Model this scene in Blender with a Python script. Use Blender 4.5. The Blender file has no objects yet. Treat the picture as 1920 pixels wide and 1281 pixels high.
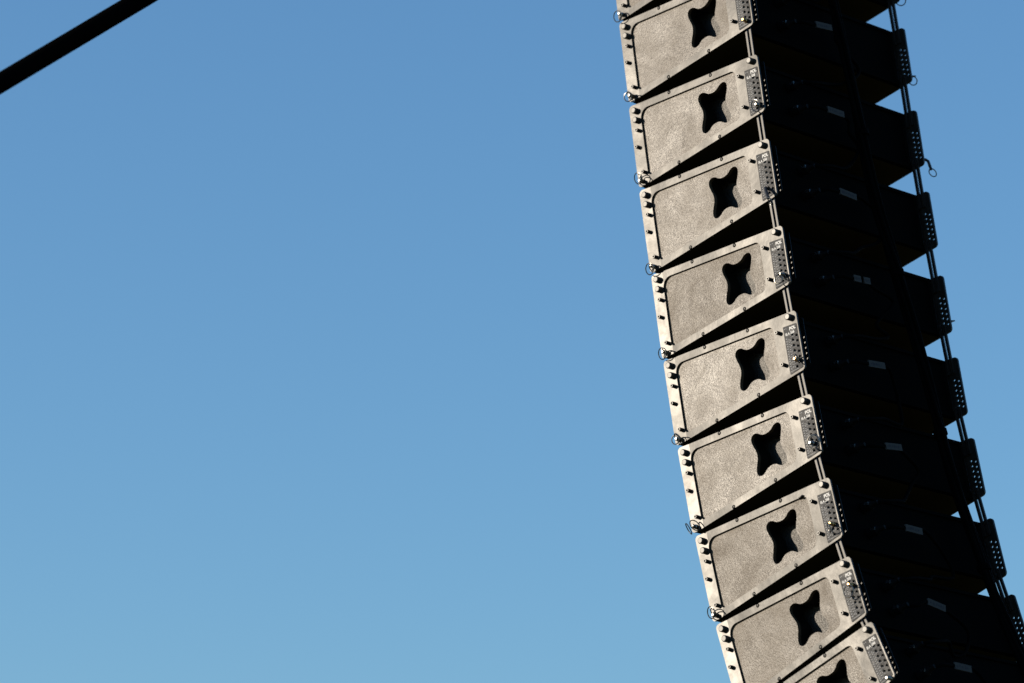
import bpy, bmesh, math, random
from mathutils import Vector, Matrix
from mathutils.geometry import tessellate_polygon

random.seed(7)
scene = bpy.context.scene
col = scene.collection
R = math.radians

# ------------------------------------------------------------------ camera
H0 = 4.52                      # height of the reference corner of the array above the ground
cam_d = bpy.data.cameras.new('camera')
cam = bpy.data.objects.new('camera', cam_d); col.objects.link(cam)
right = Vector((0.71900708, -0.69500275, 0.0))
down = Vector((0.18824548, 0.19474718, -0.96261995))
fwd = Vector((0.66902352, 0.69213056, 0.27085573))
m = Matrix((right, -down, -fwd)).transposed().to_4x4()
m.translation = Vector((-7.40147564, -7.06501534, H0 - 2.82099613))
cam.matrix_world = m
cam_d.sensor_width = 36.0
cam_d.lens = 7337.6 / 1920 * 36
cam_d.clip_start = 0.1
cam_d.clip_end = 5000
cam_d.dof.use_dof = True
cam_d.dof.focus_distance = 10.42
cam_d.dof.aperture_fstop = 2.6
scene.camera = cam

# ------------------------------------------------------------------ light
sun_travel = Vector((0.788, -0.560, -0.2575)).normalized()
to_sun = -sun_travel
SUN_EL = math.asin(to_sun.z)
SUN_AZ = math.atan2(to_sun.x, to_sun.y)       # clockwise from +Y
w = bpy.data.worlds.new('World'); scene.world = w
w.use_nodes = True
nt = w.node_tree
bg = nt.nodes['Background']
sky = nt.nodes.new('ShaderNodeTexSky')
sky.sky_type = 'NISHITA'
sky.sun_disc = False
sky.sun_elevation = SUN_EL
sky.sun_rotation = SUN_AZ
sky.altitude = 0
sky.air_density = 1.45
sky.dust_density = 0.0
sky.ozone_density = 6.5
nt.links.new(sky.outputs[0], bg.inputs[0])
bg.inputs[1].default_value = 0.15

sl = bpy.data.lights.new('sun', 'SUN')
sl.energy = 4.7
sl.angle = R(0.53)
sl.color = (1.0, 0.86, 0.68)
so = bpy.data.objects.new('sun', sl); col.objects.link(so)
so.rotation_euler = sun_travel.to_track_quat('-Z', 'Y').to_euler()
so.location = (-6, 6, 12)

vs = scene.view_settings
vs.view_transform = 'Standard'
vs.look = 'None'
vs.exposure = 0.30
vs.gamma = 1.0
vs.use_curve_mapping = False

# ------------------------------------------------------------------ materials
def mat(name, base, rough=0.6, spec=0.5, metal=0.0, bumps=(), mottle=None, vary=0.0, wear=None, tone=False):
    """bumps: (scale, strength, distance, detail) noise layers; mottle: (scale, colour, amount)"""
    M = bpy.data.materials.new(name); M.use_nodes = True
    t = M.node_tree; N = t.nodes; L = t.links
    b = N['Principled BSDF']
    b.inputs['Base Color'].default_value = (*base, 1)
    b.inputs['Roughness'].default_value = rough
    b.inputs['Specular IOR Level'].default_value = spec
    b.inputs['Metallic'].default_value = metal
    if bumps or mottle:
        tc = N.new('ShaderNodeTexCoord'); oi = N.new('ShaderNodeObjectInfo')
        mu = N.new('ShaderNodeMath'); mu.operation = 'MULTIPLY'; mu.inputs[1].default_value = 37.0
        L.new(oi.outputs['Random'], mu.inputs[0])
        ad = N.new('ShaderNodeVectorMath'); ad.operation = 'ADD'
        L.new(tc.outputs['Object'], ad.inputs[0]); L.new(mu.outputs[0], ad.inputs[1])
        prev = None
        for sc, st, di, de in bumps:
            nz = N.new('ShaderNodeTexNoise'); nz.inputs['Scale'].default_value = sc
            nz.inputs['Detail'].default_value = de
            L.new(ad.outputs[0], nz.inputs['Vector'])
            bp = N.new('ShaderNodeBump'); bp.inputs['Strength'].default_value = st
            bp.inputs['Distance'].default_value = di
            L.new(nz.outputs['Fac'], bp.inputs['Height'])
            if prev: L.new(prev.outputs[0], bp.inputs['Normal'])
            prev = bp
        if prev: L.new(prev.outputs[0], b.inputs['Normal'])
        if wear:                                # rubbed and dull patches: the sheen comes and goes
            sc, lo_, hi_ = wear
            nz = N.new('ShaderNodeTexNoise'); nz.inputs['Scale'].default_value = sc
            nz.inputs['Detail'].default_value = 9; nz.inputs['Roughness'].default_value = 0.62
            nz.inputs['Distortion'].default_value = 1.6
            L.new(ad.outputs[0], nz.inputs['Vector'])
            mw = N.new('ShaderNodeMapRange'); mw.inputs['From Min'].default_value = 0.30
            mw.inputs['From Max'].default_value = 0.66
            mw.inputs['To Min'].default_value = lo_ * spec; mw.inputs['To Max'].default_value = hi_ * spec
            L.new(nz.outputs['Fac'], mw.inputs['Value']); 
            if tone:                            # age of this box, set on the object
                sp = N.new('ShaderNodeSeparateColor'); L.new(oi.outputs['Color'], sp.inputs[0])
                mm = N.new('ShaderNodeMath'); mm.operation = 'MULTIPLY'
                L.new(mw.outputs[0], mm.inputs[0]); L.new(sp.outputs[0], mm.inputs[1])
                L.new(mm.outputs[0], b.inputs['Specular IOR Level'])
            else: L.new(mw.outputs[0], b.inputs['Specular IOR Level'])
        if mottle:
            sc, c2, lo, hi, r2 = mottle
            nz = N.new('ShaderNodeTexNoise'); nz.inputs['Scale'].default_value = sc
            nz.inputs['Detail'].default_value = 6
            nz.inputs['Roughness'].default_value = 0.65
            L.new(ad.outputs[0], nz.inputs['Vector'])
            mr = N.new('ShaderNodeMapRange'); mr.inputs['From Min'].default_value = lo
            mr.inputs['From Max'].default_value = hi
            L.new(nz.outputs['Fac'], mr.inputs['Value'])
            mx = N.new('ShaderNodeMix'); mx.data_type = 'RGBA'
            mx.inputs['A'].default_value = (*base, 1); mx.inputs['B'].default_value = (*c2, 1)
            L.new(mr.outputs[0], mx.inputs['Factor']); L.new(mx.outputs['Result'], b.inputs['Base Color'])
            mr2 = N.new('ShaderNodeMapRange'); mr2.inputs['From Min'].default_value = lo
            mr2.inputs['From Max'].default_value = hi
            mr2.inputs['To Min'].default_value = rough; mr2.inputs['To Max'].default_value = r2
            L.new(nz.outputs['Fac'], mr2.inputs['Value']); 
            if vary:                            # every cabinet has aged a little differently
                sb = N.new('ShaderNodeMath'); sb.operation = 'MULTIPLY_ADD'
                sb.inputs[1].default_value = 2 * vary; sb.inputs[2].default_value = -vary
                L.new(oi.outputs['Random'], sb.inputs[0])
                sm = N.new('ShaderNodeMath'); sm.operation = 'ADD'
                L.new(mr2.outputs[0], sm.inputs[0]); L.new(sb.outputs[0], sm.inputs[1])
                L.new(sm.outputs[0], b.inputs['Roughness'])
            else: L.new(mr2.outputs[0], b.inputs['Roughness'])
    return M

MT = {}
MT['plate'] = mat('satin_black_steel_paint', (0.020, 0.0190, 0.0170), 0.30, 0.20,
                  bumps=((6, 0.42, 0.010, 1), (45, 0.06, 0.004, 2), (700, 0.06, 0.0006, 2)), mottle=(16, (0.034, 0.030, 0.024), 0.45, 0.74, 0.37), vary=0.03, wear=(9, 0.86, 1.16))
MT['panel'] = mat('textured_black_cabinet_paint', (0.056, 0.0405, 0.0250), 0.42, 0.57,
                  bumps=((5, 0.36, 0.012, 1), (300, 0.50, 0.0024, 1)), mottle=(8, (0.084, 0.063, 0.040), 0.40, 0.66, 0.50), vary=0.03, wear=(7, 0.66, 1.22), tone=True)
MT['cup'] = mat('hand_hole_shade_paint', (0.006, 0.0048, 0.0034), 0.40, 0.29, bumps=((300, 0.42, 0.0024, 1),))  # panel paint darkened: the shade inside the hand hole is put into the colour
MT['flange'] = mat('inner_flange_black', (0.005, 0.005, 0.0045), 0.30, 0.18)
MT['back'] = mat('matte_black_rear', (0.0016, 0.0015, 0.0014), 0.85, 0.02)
MT['under'] = mat('dark_brown_underside', (0.036, 0.027, 0.008), 0.85, 0.02)
MT['cloth'] = mat('black_grille_cloth', (0.008, 0.008, 0.008), 0.9, 0.1)
MT['knob'] = mat('worn_steel_stud', (0.036, 0.034, 0.031), 0.36, 0.38, 0.0)
MT['tube'] = mat('dark_spacer_steel', (0.012, 0.011, 0.010), 0.38, 0.45, 0.0)
MT['screw'] = mat('screw_steel', (0.16, 0.15, 0.14), 0.40, 0.5, 0.7)
MT['rod'] = mat('link_bar_steel', (0.020, 0.018, 0.016), 0.40, 0.25, 0.0)
MT['chrome'] = mat('chrome_pin', (0.22, 0.215, 0.20), 0.30, 0.5, 1.0)
MT['wire'] = mat('steel_ring_wire', (0.15, 0.145, 0.135), 0.30, 0.5, 1.0)
MT['brass'] = mat('brass_pin', (0.42, 0.27, 0.12), 0.34, 0.5, 1.0)
MT['label'] = mat('printed_dark_label', (0.016, 0.018, 0.022), 0.50, 0.12,
                  bumps=((40, 0.2, 0.004, 1),), mottle=(60, (0.085, 0.083, 0.080), 0.50, 0.80, 0.40))
MT['print'] = mat('white_label_print', (0.60, 0.59, 0.57), 0.6, 0.2)
MT['print2'] = mat('grey_label_print', (0.30, 0.30, 0.30), 0.6, 0.2)
MT['tape'] = mat('white_cable_tape', (0.052, 0.052, 0.052), 0.7, 0.03)
MT['tapeink'] = mat('marker_ink', (0.03, 0.03, 0.04), 0.8, 0.1)
MT['cable'] = mat('black_cable_rubber', (0.0010, 0.0010, 0.0010), 0.7, 0.015)
MT['plug'] = mat('grey_plug_plastic', (0.003, 0.003, 0.0033), 0.6, 0.05)
MT['latch'] = mat('plug_latch_metal', (0.07, 0.075, 0.08), 0.4, 0.5, 0.9)
MT['strut'] = mat('matte_black_tube', (0.0018, 0.0018, 0.0018), 0.9, 0.0)
MT['grass'] = mat('dry_grass_ground', (0.085, 0.082, 0.040), 0.9, 0.1,
                  bumps=((6, 0.5, 0.05, 4),), mottle=(0.6, (0.11, 0.095, 0.055), 0.4, 0.7, 0.9))

# ------------------------------------------------------------------ mesh helpers
def new_obj(name, mesh, parent=None, material=None):
    o = bpy.data.objects.new(name, mesh); col.objects.link(o)
    if parent is not None: o.parent = parent
    if material is not None and mesh is not None and not mesh.materials:
        mesh.materials.append(material)
    return o

def mesh_from(name, verts, faces, mats=(), fmats=None, smooth=False):   # smooth: False, True or the sharp-edge angle
    me = bpy.data.meshes.new(name)
    me.from_pydata([tuple(v) for v in verts], [], faces)
    for k in mats: me.materials.append(k)
    if fmats:
        for p, i in zip(me.polygons, fmats): p.material_index = i
    bm = bmesh.new(); bm.from_mesh(me)
    bmesh.ops.remove_doubles(bm, verts=bm.verts, dist=1e-6)
    bmesh.ops.recalc_face_normals(bm, faces=bm.faces)
    bm.to_mesh(me); bm.free()
    if smooth:
        for p in me.polygons: p.use_smooth = True
        me.set_sharp_from_angle(angle=R(38 if smooth is True else smooth))
    me.update()
    return me

class MB:
    def __init__(s): s.v = []; s.f = []; s.m = []
    def add(s, vs, fs, mi=0):
        o = len(s.v); s.v += [Vector(v) for v in vs]
        s.f += [tuple(i + o for i in f) for f in fs]; s.m += [mi] * len(fs)
    def solid(s, loops, x0, x1, mi=0, back=True):
        """prism along x of a yz polygon with holes (first loop = outline)"""
        pts = [p for l in loops for p in l]; n = len(pts)
        tri = tessellate_polygon([[Vector((p[0], p[1], 0)) for p in l] for l in loops])
        vs = [(x0, p[0], p[1]) for p in pts] + [(x1, p[0], p[1]) for p in pts]
        fs = [tuple(t) for t in tri]
        if back: fs += [tuple(i + n for i in reversed(t)) for t in tri]
        k = 0
        for l in loops:
            c = len(l)
            for i in range(c):
                j = (i + 1) % c
                fs.append((k + i, k + j, k + j + n, k + i + n))
            k += c
        s.add(vs, fs, mi)
    def box(s, a, b, mi=0):
        (x0, y0, z0), (x1, y1, z1) = a, b
        s.add([(x0,y0,z0),(x1,y0,z0),(x1,y1,z0),(x0,y1,z0),(x0,y0,z1),(x1,y0,z1),(x1,y1,z1),(x0,y1,z1)],
              [(0,3,2,1),(4,5,6,7),(0,1,5,4),(1,2,6,5),(2,3,7,6),(3,0,4,7)], mi)
    def lathe(s, prof, o, axis, seg=20, mi=0):
        """prof: (radius, distance along axis)"""
        a = Vector(axis).normalized(); u = a.orthogonal().normalized(); v = a.cross(u)
        o = Vector(o); vs = []; fs = []
        for r, h in prof:
            for k in range(seg):
                t = 2 * math.pi * k / seg
                vs.append(o + a * h + (u * math.cos(t) + v * math.sin(t)) * r)
        for i in range(len(prof) - 1):
            for k in range(seg):
                k2 = (k + 1) % seg
                fs.append((i*seg+k, i*seg+k2, (i+1)*seg+k2, (i+1)*seg+k))
        fs.append(tuple(range(seg))); fs.append(tuple((len(prof)-1)*seg + k for k in range(seg)))
        s.add(vs, fs, mi)
    def tube(s, pts, r, seg=8, mi=0, closed=False):
        pts = [Vector(p) for p in pts]; n = len(pts); vs = []; fs = []
        prev = None
        for i, p in enumerate(pts):
            if closed: d = pts[(i+1) % n] - pts[i-1]
            else: d = pts[min(i+1, n-1)] - pts[max(i-1, 0)]
            d.normalize()
            if prev is None: u = d.orthogonal().normalized()
            else:
                u = prev - d * prev.dot(d); u.normalize()
            prev = u; v = d.cross(u)
            for k in range(seg):
                t = 2 * math.pi * k / seg
                vs.append(p + (u * math.cos(t) + v * math.sin(t)) * r)
        for i in range(n if closed else n - 1):
            i2 = (i + 1) % n
            for k in range(seg):
                k2 = (k + 1) % seg
                fs.append((i*seg+k, i*seg+k2, i2*seg+k2, i2*seg+k))
        if not closed:
            fs.append(tuple(range(seg))); fs.append(tuple((n-1)*seg + k for k in range(seg)))
        s.add(vs, fs, mi)
    def mesh(s, name, mats, smooth=False):
        return mesh_from(name, s.v, s.f, mats, s.m, smooth)

def rounded(pts, rad, n=6):
    out = []
    c = len(pts)
    for i in range(c):
        p0, p, p1 = Vector(pts[i-1]), Vector(pts[i]), Vector(pts[(i+1) % c])
        r = rad[i] if isinstance(rad, (list, tuple)) else rad
        a = (p0 - p).normalized(); b = (p1 - p).normalized()
        ang = a.angle(b); d = r / math.tan(ang / 2)
        cen = p + (a + b).normalized() * (r / math.sin(ang / 2))
        s = p + a * d; e = p + b * d
        t0 = math.atan2(s.y - cen.y, s.x - cen.x); t1 = math.atan2(e.y - cen.y, e.x - cen.x)
        dt = (t1 - t0 + math.pi) % (2 * math.pi) - math.pi
        for k in range(n + 1):
            t = t0 + dt * k / n
            out.append((cen.x + r * math.cos(t), cen.y + r * math.sin(t)))
    return out

def circle(cy, cz, r, n=14):
    return [(cy + r * math.cos(2*math.pi*k/n), cz + r * math.sin(2*math.pi*k/n)) for k in range(n)]

def catmull(pts, sub=5, closed=True):
    out = []; n = len(pts)
    for i in range(n if closed else n - 1):
        g = lambda k: Vector(pts[k % n]) if closed else Vector(pts[max(0, min(n-1, k))])
        p0, p1, p2, p3 = g(i-1), g(i), g(i+1), g(i+2)
        for k in range(sub):
            t = k / sub
            out.append(0.5 * ((2*p1) + (p2-p0)*t + (2*p0-5*p1+4*p2-p3)*t*t + (3*p1-p0-3*p2+p3)*t**3))
    if not closed: out.append(Vector(pts[-1]))
    return out

# ------------------------------------------------------------------ ground (below the frame)
g = MB(); g.add([(-900,-900,0),(900,-900,0),(900,900,0),(-900,900,0)], [(0,1,2,3)])
go = new_obj('ground', g.mesh('ground', [MT['grass']])); go['kind'] = 'structure'
go['label'] = 'dry grass ground far below the hanging speakers'; go['category'] = 'ground'

# ------------------------------------------------------------------ one loudspeaker cabinet (local: x across, y to the front, z up; origin = front top corner of the near side plate)
W = 0.6654
DEP, ZD, ZC, HF = 0.480, -0.0404, -0.2096, -0.250
TP = 0.0058                                    # plate thickness = recess of the side panel
top_z = lambda y: ZD * (-y / DEP)
bot_z = lambda y: HF + (HF - ZC) * (y / DEP)
HOLES = [(-0.4565, -0.1025 - 0.0152*k) for k in range(7)] + [(-0.4705, -0.1095 - 0.0152*k) for k in range(6)]
outline = rounded([(0, -0.001), (-DEP, ZD), (-DEP, ZC), (0, HF)], [0.011, 0.012, 0.011, 0.009])
def op(y, up): return (y, top_z(y) - 0.0205) if up else (y, bot_z(y) + 0.0195)
opening = rounded([op(-0.037, 1), op(-0.395, 1), op(-0.395, 0), op(-0.037, 0)], [0.026, 0.018, 0.020, 0.013], 8)
cy, cz = -0.3040, -0.1262
quad = [(0, 45.5), (10, 46.5), (19, 50.5), (27, 56.5), (37, 60), (46.5, 58.5), (53, 51.5), (54, 41), (50, 27), (44.5, 13)]
def make_star(dy):
    st = list(quad) + [(42.5, 0)] + [(a, -b) for a, b in reversed(quad[1:])] + [(0, -45.5)] + [(-a, -b) for a, b in quad[1:]] + [(-42.5, 0)] + [(-a, b) for a, b in reversed(quad[1:])]
    return [(cy + dy + p[0]*0.001, cz + p[1]*0.001) for p in catmull([Vector((a, b, 0)) for a, b in st], 3)]
CUP = 0.060

def mir(mb):
    for v in mb.v: v.x = W - v.x
    return mb

# shared meshes ------------------------------------------------------
def plate_mesh(far):
    mb = MB(); mb.solid([outline, opening] + [circle(a, b, 0.0037) for a, b in HOLES], 0, TP)
    me = (mir(mb) if far else mb).mesh('side_plate', [MT['plate']])
    bm = bmesh.new(); bm.from_mesh(me)           # the front strip flares outward a little
    bmesh.ops.bisect_plane(bm, geom=bm.verts[:] + bm.edges[:] + bm.faces[:], plane_co=(0, -0.040, 0), plane_no=(0, 1, 0))
    for v in bm.verts:
        if v.co.y > -0.040: v.co.x += (1 if far else -1) * 0.075 * (v.co.y + 0.040)
    bm.to_mesh(me); bm.free()
    return me
panel_out = [(-0.030, -0.012), (-0.402, top_z(-0.402) - 0.010), (-0.402, bot_z(-0.402) + 0.010), (-0.030, HF + 0.012)]
def panel_mesh(far, dy=0.003):
    star = make_star(dy); mb = MB(); mb.solid([panel_out, star], TP + 0.0002, TP + 0.012)
    n = len(star)
    mb.add([(TP + 0.012, p[0], p[1]) for p in star] + [(CUP, p[0], p[1]) for p in star],
           [(i, (i+1) % n, (i+1) % n + n, i + n) for i in range(n)], 1)
    tri = tessellate_polygon([[Vector((p[0], p[1], 0)) for p in star]])
    mb.add([(CUP, p[0], p[1]) for p in star], [tuple(t) for t in tri], 1)
    return (mir(mb) if far else mb).mesh('side_panel', [MT['panel'], MT['cup']])
YR = -0.432                                     # rear panel plane
def body_mesh():
    mb = MB(); x0, x1 = 0.0045 + 0.012, W - 0.0045 - 0.012
    P = lambda x, y, z: (x, y, z)
    f, r = -0.006, YR
    ft, fb, rt, rb = -0.003, HF + 0.003, top_z(r) - 0.0015, bot_z(r) + 0.0015
    e = TP + 0.0004
    vs = [(e, f, ft), (W-e, f, ft), (W-e, r, rt), (e, r, rt), (e, f, fb), (W-e, f, fb), (W-e, r, rb), (e, r, rb)]
    mb.add(vs, [(0, 1, 2, 3)], 0); mb.add(vs, [(4, 5, 6, 7)], 1); mb.add(vs, [(0, 1, 5, 4)], 0)
    # side strips round the panel (rear strip, front strip)
    for xx in (e, W - e):
        mb.add([(xx, r, rt), (xx, r, rb), (xx, -0.4025, bot_z(-0.4025) + 0.0015), (xx, -0.4025, top_z(-0.4025) - 0.0015)], [(0, 1, 2, 3)], 0)
        mb.add([(xx, -0.0295, top_z(-0.0295) - 0.003), (xx, -0.0295, bot_z(-0.0295) + 0.003), (xx, f, fb), (xx, f, ft)], [(0, 1, 2, 3)], 0)
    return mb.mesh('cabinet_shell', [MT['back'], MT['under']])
def rear_mesh():
    mb = MB()
    rt, rb = top_z(YR) - 0.004, bot_z(YR) + 0.004
    mb.box((0.012, YR - 0.004, rb), (W - 0.012, YR - 0.0005, rt))
    # raised rim
    mb.box((0.012, YR - 0.010, rt - 0.010), (W - 0.012, YR - 0.0042, rt - 0.0005))
    mb.box((0.012, YR - 0.010, rb + 0.0005), (W - 0.012, YR - 0.0042, rb + 0.010))
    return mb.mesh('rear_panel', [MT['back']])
def grille_mesh():
    mb = MB(); mb.box((0.02, -0.006, HF + 0.008), (W - 0.02, 0.004, -0.008)); return mb.mesh('front_grille', [MT['cloth']])
def inner_mesh(far):
    mb = MB()
    o = rounded([(-0.405, top_z(-0.405) - 0.004), (-0.4862, -0.060), (-0.4862, -0.196), (-0.405, bot_z(-0.405) + 0.004)], 0.008)
    s = rounded([(-0.440, -0.080), (-0.4755, -0.086), (-0.4755, -0.192), (-0.440, -0.196)], 0.004)
    if far:
        o = rounded([(-0.405, top_z(-0.405) - 0.004), (-0.446, -0.052), (-0.446, -0.196), (-0.405, bot_z(-0.405) + 0.004)], 0.006)
        mb.solid([o], 0.017, 0.021)
    else: mb.solid([o, s], 0.017, 0.0185)
    return (mir(mb) if far else mb).mesh('inner_flange', [MT['flange']])
def stud_mesh(far=False):
    mb = MB(); mb.lathe([(0.0088, 0), (0.0088, 0.0120), (0.0080, 0.0134), (0.0068, 0.0138)], (0,0,0), (1 if far else -1, 0, 0), 22)
    return mb.mesh('stud', [MT['knob']], 18)
def spacer_mesh(far=False):
    mb = MB(); mb.lathe([(0.0053, 0), (0.0053, 0.0122), (0.0048, 0.0130), (0.0027, 0.0130), (0.0027, 0.004)], (0,0,0), (1 if far else -1, 0, 0), 16)
    return mb.mesh('spacer_tube', [MT['tube']], True)
def screw_mesh(far=False):
    ax = (1 if far else -1, 0, 0); mb = MB()
    mb.lathe([(0.0056, 0.0001), (0.0056, 0.0003), (0.0040, 0.0003)], (0,0,0), ax, 16, 1)
    mb.lathe([(0.0040, 0.0002), (0.0040, 0.0011), (0.0036, 0.0014), (0.0016, 0.0014), (0.0016, 0.0005)], (0,0,0), ax, 16, 0)
    mb.lathe([(0.0015, 0.0004), (0.0015, 0.0008)], (0,0,0), ax, 8, 1)
    return mb.mesh('screw', [MT['plate'], MT['back']], True)
def label_mesh():
    mb = MB()
    o = rounded([(-0.4290, -0.0715), (-0.4755, -0.0765), (-0.4755, -0.2020), (-0.4290, -0.2075)], 0.002, 2)
    mb.solid([o] + [circle(a, b, 0.0044) for a, b in HOLES if b > -0.200], -0.0012, -0.0001)
    return mb.mesh('scale_label', [MT['label']])
def text_mesh(body, size, y, z, rot, bold=0.0):
    cu = bpy.data.curves.new('t', 'FONT'); cu.body = body; cu.size = size; cu.offset = bold
    cu.extrude = 0.0001
    o = bpy.data.objects.new('t', cu); col.objects.link(o)
    dg = bpy.context.evaluated_depsgraph_get()
    me = bpy.data.meshes.new_from_object(o.evaluated_get(dg))
    bpy.data.objects.remove(o); bpy.data.curves.remove(cu)
    # text x -> towards the rear (-y), text y -> up, normal -> -x
    M4 = Matrix(((0, 0, -1, -0.0015), (-1, 0, 0, y), (0, 1, 0, z), (0, 0, 0, 1)))
    me.transform(M4 @ Matrix.Rotation(rot, 4, 'Z'))
    me.materials.clear(); me.materials.append(MT['print'])
    me.name = 'lettering'
    return me
def marks_mesh():
    mb = MB(); rnd = random.Random(3); X0, X1 = -0.0016, -0.0013
    def dash(y0, z0, w_, h_): mb.box((X0, y0 - w_, z0 - h_), (X1, y0, z0))
    for yy in (-0.4335, -0.4393): mb.solid([circle(yy, -0.0795, 0.0014, 8)], X0, X1)
    for k in range(13): dash(-0.4335 - 0.0003*rnd.random(), -0.1065 - 0.0071*k, 0.0024, 0.0034)
    for k in range(12): dash(-0.4425 - 0.0003*rnd.random(), -0.1110 - 0.0071*k, 0.0022, 0.0030)
    dash(-0.4380, -0.104, 0.0007, 0.094); dash(-0.4478, -0.112, 0.0006, 0.080)
    for k in range(7): dash(-0.4375, -0.1005 - 0.0152*k, 0.0135, 0.0007)
    for k in range(6): dash(-0.4485, -0.1085 - 0.0152*k, 0.0170, 0.0006)
    dash(-0.4310, -0.2000, 0.030, 0.0012)
    for k in range(5): dash(-0.4520 - 0.0036*k, -0.0905, 0.0022, 0.0016)
    for (a, b) in HOLES[:7]: dash(a + 0.0072, b + 0.001, 0.0016, 0.0022)
    return mb.mesh('printed_scale', [MT['print2']])
def bar_mesh_between(p0, p1, x0, x1, wd):
    """flat bar in the yz plane from p0 to p1"""
    a, b = Vector(p0), Vector(p1); d = (b - a).normalized(); n = Vector((-d.y, d.x)) * wd / 2
    mb = MB(); q = rounded([tuple(a + n), tuple(a - n), tuple(b - n), tuple(b + n)], wd * 0.3, 2)
    mb.solid([q], x0, x1); return mb
def ring_pts(r, n=26): return [(r*math.cos(2*math.pi*k/n), r*math.sin(2*math.pi*k/n), 0) for k in range(n)]

def pin_meshes(style):
    """ball-lock pin head along -x: body + button"""
    m_ = MT['brass'] if style == 'brass' else MT['chrome']
    mb = MB(); mb.lathe([(0.0052, 0.0), (0.0062, 0.002), (0.0062, 0.007), (0.0038, 0.0085), (0.0038, 0.0125), (0.0054, 0.0135), (0.0054, 0.0165), (0.0030, 0.0185)], (0,0,0), (-1,0,0), 18)
    return mb.mesh('pull_pin', [m_], True)
def ring_mesh(r, wire=0.0015):
    mb = MB(); mb.tube(ring_pts(r), wire, 7, closed=True)
    return mb.mesh('ring', [MT['wire']], True)
def lever_mesh():
    mb = MB(); mb.tube([(0,0,0), (-0.016,-0.002,-0.001), (-0.020,-0.006,-0.012), (-0.021,-0.011,-0.038)], 0.0042, 8)
    return mb.mesh('lever', [MT['tube']], True)

ME = dict(plate=plate_mesh(0), platef=plate_mesh(1), panelf=panel_mesh(1), body=body_mesh(), rear=rear_mesh(),
          grille=grille_mesh(), inner=inner_mesh(0), innerf=inner_mesh(1), stud=stud_mesh(), studf=stud_mesh(True), spacer=spacer_mesh(),
          spacerf=spacer_mesh(True), screw=screw_mesh(), screwf=screw_mesh(True), label=label_mesh(), marks=marks_mesh(),
          pol=text_mesh('POL', 0.0118, -0.4500, -0.0880, R(-3), 0.0006),
          sla=text_mesh('SLA 208', 0.0092, -0.4340, -0.0985, R(-3), 0.0003),
          pin=pin_meshes('chrome'), pinb=pin_meshes('brass'), ring=ring_mesh(0.0160), ringb=ring_mesh(0.0185), rings=ring_mesh(0.0125), lever=lever_mesh())

def conn_mesh():
    mb = MB(); mb.lathe([(0.0150, 0), (0.0150, 0.004), (0.0125, 0.0045), (0.0125, 0.0015)], (0,0,0), (0,-1,0), 20)
    return mb.mesh('connector', [MT['back']], True)
ME['conn'] = conn_mesh()

SPACERS = [(-0.4106, -0.0810), (-0.4126, -0.1735), (-0.0226, -0.083), (-0.0140, -0.131), (-0.0256, -0.2115)]
STUDS = [(-0.459, -0.0545), (-0.0235, -0.0235), (-0.0240, -0.0525)]
SCREWS = [(-0.1512, -0.0180), (-0.3074, -0.0315), (-0.1539, -0.2325), (-0.3104, -0.2185)]

POSE = {1: (0.157, 1.0164, -8.37), 2: (0.1215, 0.7589, -8.59), 3: (0.0847, 0.5043, -9.33), 4: (0.0425, 0.2522, -9.13), 5: (0, 0, -10.23),
        6: (-0.0491, -0.2520, -12.08), 7: (-0.1087, -0.5047, -14.40), 8: (-0.1786, -0.7548, -18.29), 9: (-0.2652, -0.9935, -25.70)}
t0 = R(-8.30)
POSE[0] = (0.157 + 0.2545*math.sin(-t0), 1.0164 + 0.2545*math.cos(t0), -8.30)

LABELS = {
 0: 'loudspeaker cabinet cut off by the top edge of the picture, uppermost in the hanging stack',
 1: 'second cabinet from the top, its rear top corner cut off by the frame edge',
 2: 'third cabinet from the top, pull ring hanging on its rear bottom corner',
 3: 'fourth cabinet from the top, dark pull lever with a hook dangling at its rear edge',
 4: 'fifth cabinet from the top, scuffed greyer side panel and ring over its scale label',
 5: 'sixth cabinet from the top, brass-coloured pin low on its scale label',
 6: 'seventh cabinet from the top, with the largest steel ring looped over its rear label',
 7: 'third cabinet from the bottom, slanting wire loop beyond its lower front corner',
 8: 'second cabinet from the bottom, brass pin and ring high on its scale label',
 9: 'lowest cabinet, cut off by the bottom edge of the picture and steeply tilted'}

# rear pin of the near side: (hole y,z), style, [ring (mesh, dy, dz, euler)]
REAR_PIN = {0: ((-0.4640, -0.188), 'pin', [('rings', 0, -0.011, (20, 70, 0))]),
            1: ((-0.4600, -0.192), 'pinb', []),
            2: ((-0.4660, -0.190), 'pin', [('ring', 0.001, -0.004, (8, 72, 0))]),
            3: ((-0.4550, -0.182), 'lever', [('rings', -0.013, -0.046, (35, 60, 0))]),
            4: ((-0.4640, -0.180), 'pin', [('rings', 0.008, -0.012, (0, 88, 12)), ('rings', -0.006, -0.008, (25, 40, 0))]),
            5: ((-0.4640, -0.178), 'pinb', [('rings', -0.010, -0.004, (78, 30, 20))]),
            6: ((-0.4600, -0.176), 'pin', [('ringb', -0.012, -0.002, (0, 84, 8)), ('ringb', -0.017, -0.006, (14, 70, -10))]),
            7: ((-0.4620, -0.168), 'pinb', [('rings', 0.006, -0.010, (70, 60, 30))]),
            8: ((-0.4640, -0.118), 'pinb', [('ring', 0.006, -0.017, (4, 86, 6))]),
            9: ((-0.4660, -0.207), 'pin', [])}
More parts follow.
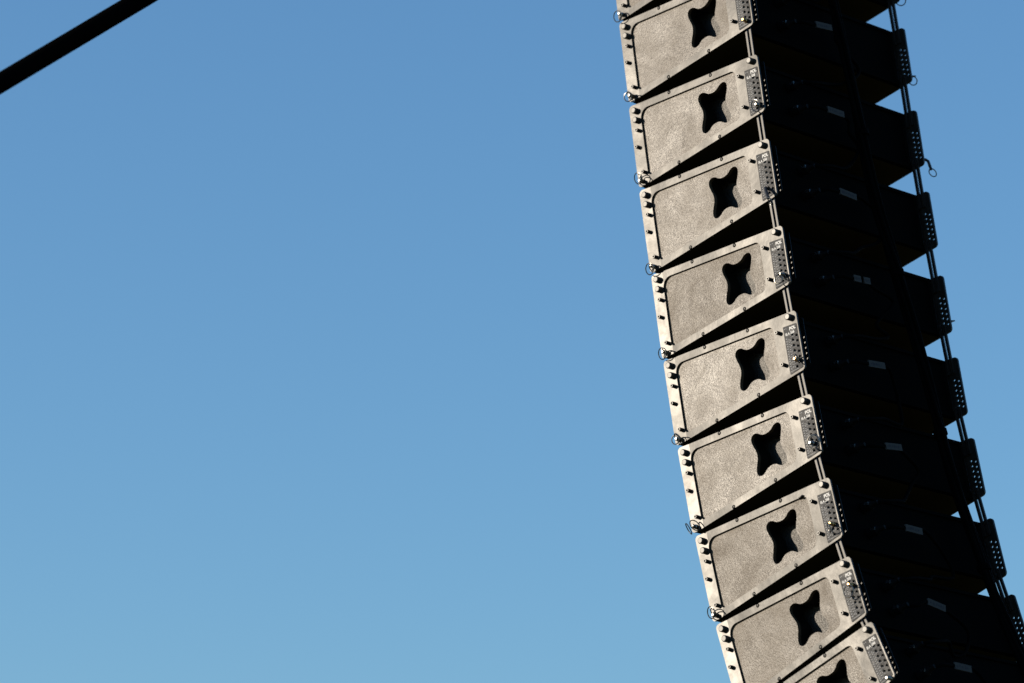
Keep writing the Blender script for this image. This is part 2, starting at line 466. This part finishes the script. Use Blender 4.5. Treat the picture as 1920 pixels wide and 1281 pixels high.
FRONT_PIN = {0: [('ring', 0.006, -0.006, (5, 80, 0))],
             1: [('rings', 0.005, -0.003, (10, 75, 20)), ('ring', -0.006, -0.006, (30, 45, 0))],
             2: [('ring', 0.003, 0.008, (10, 75, 0)), ('rings', -0.008, 0.004, (60, 30, 10))],
             3: [('ring', 0.005, -0.008, (8, 78, 0)), ('rings', -0.006, -0.010, (20, 50, 0))],
             4: [('ring', 0.002, -0.005, (12, 78, 0)), ('rings', -0.010, -0.005, (35, 55, 0))],
             5: [('rings', 0.003, -0.002, (4, 82, 8)), ('ring', -0.008, -0.003, (30, 50, 0))],
             6: [('ring', 0.015, -0.002, (58, 46, 20)), ('ring', -0.008, -0.001, (74, 48, -20))],
             7: [('ring', 0.004, 0.008, (15, 80, 0)), ('rings', -0.004, 0.004, (30, 60, 0))],
             8: [('ring', 0.004, 0.000, (10, 80, 0))],
             9: []}

def put(name, me, parent, loc=(0, 0, 0), rot=(0, 0, 0)):
    o = new_obj(name, me, parent); o.location = loc; o.rotation_euler = [R(a) for a in rot]; return o

def loc_of(i, p):
    """yz point p of cabinet i -> world yz"""
    y, z, t = POSE[i]; t = R(t); c, s = math.cos(t), math.sin(t)
    return Vector((c*p[0] - s*p[1] + y, s*p[0] + c*p[1] + z))
def to_loc(i, p):
    y, z, t = POSE[i]; t = R(t); c, s = math.cos(t), math.sin(t); a, b = p[0]-y, p[1]-z
    return Vector((c*a + s*b, -s*a + c*b))

STAR_DY = [0.002, 0.002, 0.003, 0.005, 0.003, 0.003, 0.001, 0.0135, 0.008, 0.004]     # each hand hole sits a little differently
TONE = [1.0, 1.0, 1.05, 1.12, 0.78, 1.20, 1.08, 0.88, 0.98, 0.92]      # the paint of each box has aged differently
CAB = {}
for i in range(10):
    y, z, t = POSE[i]
    e = bpy.data.objects.new('speaker_cabinet', None); col.objects.link(e)
    e.empty_display_size = 0.05
    e.location = (0, y, z + H0); e.rotation_euler = (R(t), 0, 0)
    e['label'] = LABELS[i]; e['category'] = 'loudspeaker'; e['group'] = 'loudspeaker cabinets of the hanging array'
    CAB[i] = e
    put('cabinet_shell', ME['body'], e); put('rear_panel', ME['rear'], e); put('front_grille', ME['grille'], e)
    for far in (0, 1):
        f = 'f' if far else ''; xs = W if far else 0.0
        sp_ = put('side_panel', ME['panelf'] if far else panel_mesh(0, STAR_DY[i]), e)
        sp_.color = (TONE[i],) * 3 + (1,)
        pl = put('side_plate', ME['plate' + f], e); put('inner_flange', ME['inner' + f], e)
        for a, b in STUDS: put('stud', ME['stud' + f], e, (xs, a, b))
        for a, b in SPACERS: put('spacer_tube', ME['spacer' + f], e, (xs, a - 0.0020, b - 0.0008))
        for k, (a, b) in enumerate(SCREWS): put('screw', ME['screw' + f], pl, (xs, a, b), (random.uniform(0, 90), 0, 0))
        if i > 0:
            up0 = to_loc(i, loc_of(i-1, (-0.4450, -0.180))); up1 = to_loc(i, loc_of(i-1, (-0.4590, -0.184)))
            for (lo, hi) in (((-0.4480, -0.085), up0), ((-0.4615, -0.085), up1)):
                mb = bar_mesh_between(lo, hi, 0.0070, 0.0125 if far else 0.0100, 0.0085 if far else 0.0062)
                if far: mir(mb)
                put('link_bar', mb.mesh('link_bar', [MT['rod']]), e)
    lb = put('scale_label', ME['label'], e)
    lb['label'] = 'dark label with white POL SLA 208 lettering and hole scale'
    put('lettering', ME['pol'], lb); put('lettering', ME['sla'], lb); put('printed_scale', ME['marks'], lb)
    # pull pins
    (py, pz), st, rings = REAR_PIN[i]
    if st == 'lever': pn = put('pull_lever', ME['lever'], e, (0, py, pz))
    else: pn = put('pull_pin', ME[st], e, (-0.0002, py, pz))
    for (rm, dy, dz, eu) in rings: put('ring', ME[rm], pn, (-0.017, dy, dz), eu)
    pn = put('pull_pin', ME['pin'], e, (-0.0002, -0.0170, HF + 0.0135))
    for (rm, dy, dz, eu) in FRONT_PIN[i]: put('ring', ME[rm], pn, (-0.017, dy, dz), eu)
    for zc in (-0.083, -0.156): put('connector', ME['conn'], e, (0.167, YR - 0.0042, zc))
# loose tie end caught under the plate of one cabinet
mb = MB(); mb.tube([(0.006, -0.366, -0.0530), (0.000, -0.3700, -0.0510), (-0.004, -0.376, -0.0535), (-0.003, -0.383, -0.0510), (0.001, -0.387, -0.0535)], 0.0022, 7)
put('loose_tie', mb.mesh('loose_tie', [MT['tube']], True), CAB[7])
# pins on the far side that break the outline against the sky
for i, (py, pz), rr in ((0, (-0.470, -0.190), 'ring'), (1, (-0.470, -0.192), 'rings'), (4, (-0.470, -0.178), None)):
    mb = MB(); mb.lathe([(0.0045, 0), (0.0045, 0.006), (0.003, 0.012), (0.0015, 0.022)], (0,0,0), (1, -0.35, 0.25), 10)
    pn = put('pull_pin', mb.mesh('pull_pin', [MT['tube']], True), CAB[i], (W, py, pz))
    if rr: put('ring', ME[rr], pn, (0.008, -0.004, -0.012), (10, 60, 20))
mb = MB(); mb.tube([(0,0,0), (0.012,-0.004,0.000), (0.016,-0.009,-0.006), (0.017,-0.014,-0.034)], 0.0042, 8)
pn = put('pull_lever', mb.mesh('pull_lever', [MT['tube']], True), CAB[2], (W, -0.470, -0.190))
put('ring', ME['rings'], pn, (0.018, -0.017, -0.044), (20, 50, 10))

# ------------------------------------------------------------------ cables on the backs
def cab_pt(i, p):
    q = loc_of(i, (p[1], p[2])); return Vector((p[0], q.x, q.y + H0))
def tape_mesh(a, b, r):
    """flag label wrapped round the cable between a and b, lying flat to the camera side"""
    a, b = Vector(a), Vector(b); d = (b - a).normalized(); n = Vector((0, -1, 0.12)).normalized()
    u = d.cross(n).normalized(); n = u.cross(d)
    mb = MB(); vs = []
    for p in (a, b):
        for (s, h) in ((-1, 0.2), (-1, 1), (1, 1), (1, 0.2)): vs.append(p + u * s * 0.0092 + n * (r * h + 0.0004))
    # orient so the flag faces outward
    mb.add(vs, [(0,1,2,3), (4,7,6,5), (0,4,5,1), (1,5,6,2), (2,6,7,3), (3,7,4,0)])
    L_ = (b - a).length; rk = random.Random(int(L_ * 1e6) + int(a.x * 1e5))
    t = 0.10
    while t < 0.85:                              # hand-written marks
        w_ = rk.uniform(0.04, 0.09); h0 = rk.uniform(-0.0045, -0.001); h1 = rk.uniform(0.001, 0.0045)
        p, q = a.lerp(b, t), a.lerp(b, min(t + w_, 0.92)); o_ = n * (r + 0.0007)
        mb.add([p + u*h0 + o_, q + u*h0 + o_, q + u*h1 + o_, p + u*h1 + o_], [(0, 1, 2, 3)], 1)
        t += w_ + rk.uniform(0.03, 0.12)
    return mb.mesh('tape_flag', [MT['tape'], MT['tapeink']])
NAME = ['first', 'second', 'third', 'fourth', 'fifth', 'sixth', 'seventh', 'eighth', 'ninth', 'lowest']
rnd = random.Random(11)
for i in range(0, 10):
    e = bpy.data.objects.new('jumper_cable', None); col.objects.link(e)
    o0 = cab_pt(i, (0.167, YR, -0.156)); e.location = o0
    e['label'] = '%s black jumper cable from the top, white tape flag on dark cabinet back' % NAME[i] if i < 9 else 'lowest black jumper cable, white tape flag near the bottom edge'
    e['category'] = 'cable'; e['group'] = 'jumper cables on the cabinet backs'
    j = lambda a: rnd.uniform(-a, a)
    P = [(0.167, -0.436, -0.156), (0.175, -0.474, -0.156), (0.205, -0.492, -0.152 + j(.006)), (0.245, -0.493, -0.146 + j(.006)), (0.29, -0.490, -0.142 + j(.006)),
         (0.345, -0.485, -0.150 + j(.012)), (0.385 + j(.04), -0.480, -0.190 + j(.02)), (0.39 + j(.05), -0.475, -0.240 + j(.025)), (0.35 + j(.04), -0.475, -0.280 + j(.02))]
    pts = [cab_pt(i, p) for p in P]
    if i < 9:
        pts += [cab_pt(i+1, p) for p in ((0.30 + j(.02), -0.482, -0.060), (0.24, -0.492, -0.072), (0.19, -0.490, -0.082), (0.172, -0.470, -0.083), (0.167, -0.436, -0.083))]
    cu = [p - o0 for p in catmull(pts, 5, False)]
    mb = MB(); mb.tube(cu, 0.0052, 8); put('cable', mb.mesh('cable', [MT['cable']], True), e)
    ends = [(0, (0.167, YR - 0.0044, -0.156), (0.172, -0.470, -0.156))]
    if i < 9: ends.append((1, (0.167, YR - 0.0044, -0.083), (0.171, -0.468, -0.083)))
    for k, a, b in ends:
        A, B = cab_pt(i + k, a) - o0, cab_pt(i + k, b) - o0
        mb = MB(); L_ = (B - A).length
        mb.lathe([(0.0118, 0), (0.0118, L_*0.45), (0.0135, L_*0.47), (0.0135, L_*0.80), (0.0080, L_), (0.0062, L_*1.5)], A, B - A, 16)
        pg = put('plug', mb.mesh('plug', [MT['plug']], True), e)
        mb = MB(); c0 = A.lerp(B, 0.55) + Vector((-0.012, -0.004, 0.004))
        mb.box((c0.x-0.003, c0.y-0.007, c0.z-0.004), (c0.x+0.002, c0.y+0.007, c0.z+0.004))
        put('latch', mb.mesh('latch', [MT['latch']]), pg)
    TA, TB = cab_pt(i, (0.247, -0.493, P[3][2])) - o0, cab_pt(i, (0.318, -0.489, P[4][2] - 0.003)) - o0
    if i == 4:
        put('tape_flag', tape_mesh(TA, TA.lerp(TB, 0.42), 0.0056), e); put('tape_flag', tape_mesh(TA.lerp(TB, 0.62), TB, 0.0056), e)
    else:
        put('tape_flag', tape_mesh(TA, TB, 0.0056), e)

# long multicore loom running down the backs
LP = [(0, 0.335, -0.475, 0.02), (1, 0.365, -0.485, -0.044), (2, 0.395, -0.49, -0.09), (3, 0.421, -0.49, -0.142), (4, 0.459, -0.49, -0.087), (5, 0.497, -0.49, -0.095),
      (6, 0.526, -0.49, -0.146), (7, 0.552, -0.492, -0.145), (8, 0.562, -0.495, -0.089), (9, 0.566, -0.50, -0.093), (9, 0.57, -0.52, -0.40)]
e = bpy.data.objects.new('cable_loom', None); col.objects.link(e)
base = cab_pt(5, (0.497, -0.49, -0.095)); e.location = base
e['label'] = 'thick bundle of black cables running down the backs of the cabinets'; e['category'] = 'cable bundle'
path = [p - base for p in catmull([cab_pt(a, (x, yy, zz)) for a, x, yy, zz in LP], 10, False)]
for k in range(5):
    pts = []
    for n_, p in enumerate(path):
        a = 2*math.pi*k/5 + n_*0.05 + 0.3*math.sin(n_*0.13 + k)
        rr = 0.010 + 0.003*math.sin(n_*0.21 + 2*k)
        pts.append(p + Vector((math.cos(a)*rr*1.15 - 0.012, math.sin(a)*rr, 0)))
    mb = MB(); mb.tube(pts, 0.0062 if k else 0.0072, 8)
    put('cable', mb.mesh('cable', [MT['cable']], True), e)
for n_ in range(6, len(path) - 6, 17):
    p = path[n_] + Vector((-0.012, 0, 0)); d = (path[n_+1] - path[n_-1]).normalized()
    mb = MB(); mb.lathe([(0.0185, -0.009), (0.0195, -0.008), (0.0195, 0.008), (0.0185, 0.009)], p, d, 16)
    put('cable_tie', mb.mesh('cable_tie', [MT['cable']], True), e)

# ------------------------------------------------------------------ black tube across the upper left corner
def px_ray(u, v):
    d = right * ((u - 960) / 7337.6) + down * ((v - 640.5) / 7337.6) + fwd
    return d
cl = cam.matrix_world.translation
a = cl + px_ray(0, 156) * 9.42
b = cl + px_ray(262, 0) * 9.68
d = (b - a).normalized()
a2 = a - d * ((a.z + 0.02) / d.z); b2 = b + d * 4.0
mb = MB(); r_ = 0.0240
mb.lathe([(r_, 0), (r_, (b2 - a2).length)], (0, 0, 0), d, 28)
st = new_obj('brace_tube', mb.mesh('brace_tube', [MT['strut']], True)); st.location = a2
st['label'] = 'black tube slanting across the upper left corner of the sky'; st['category'] = 'tube'
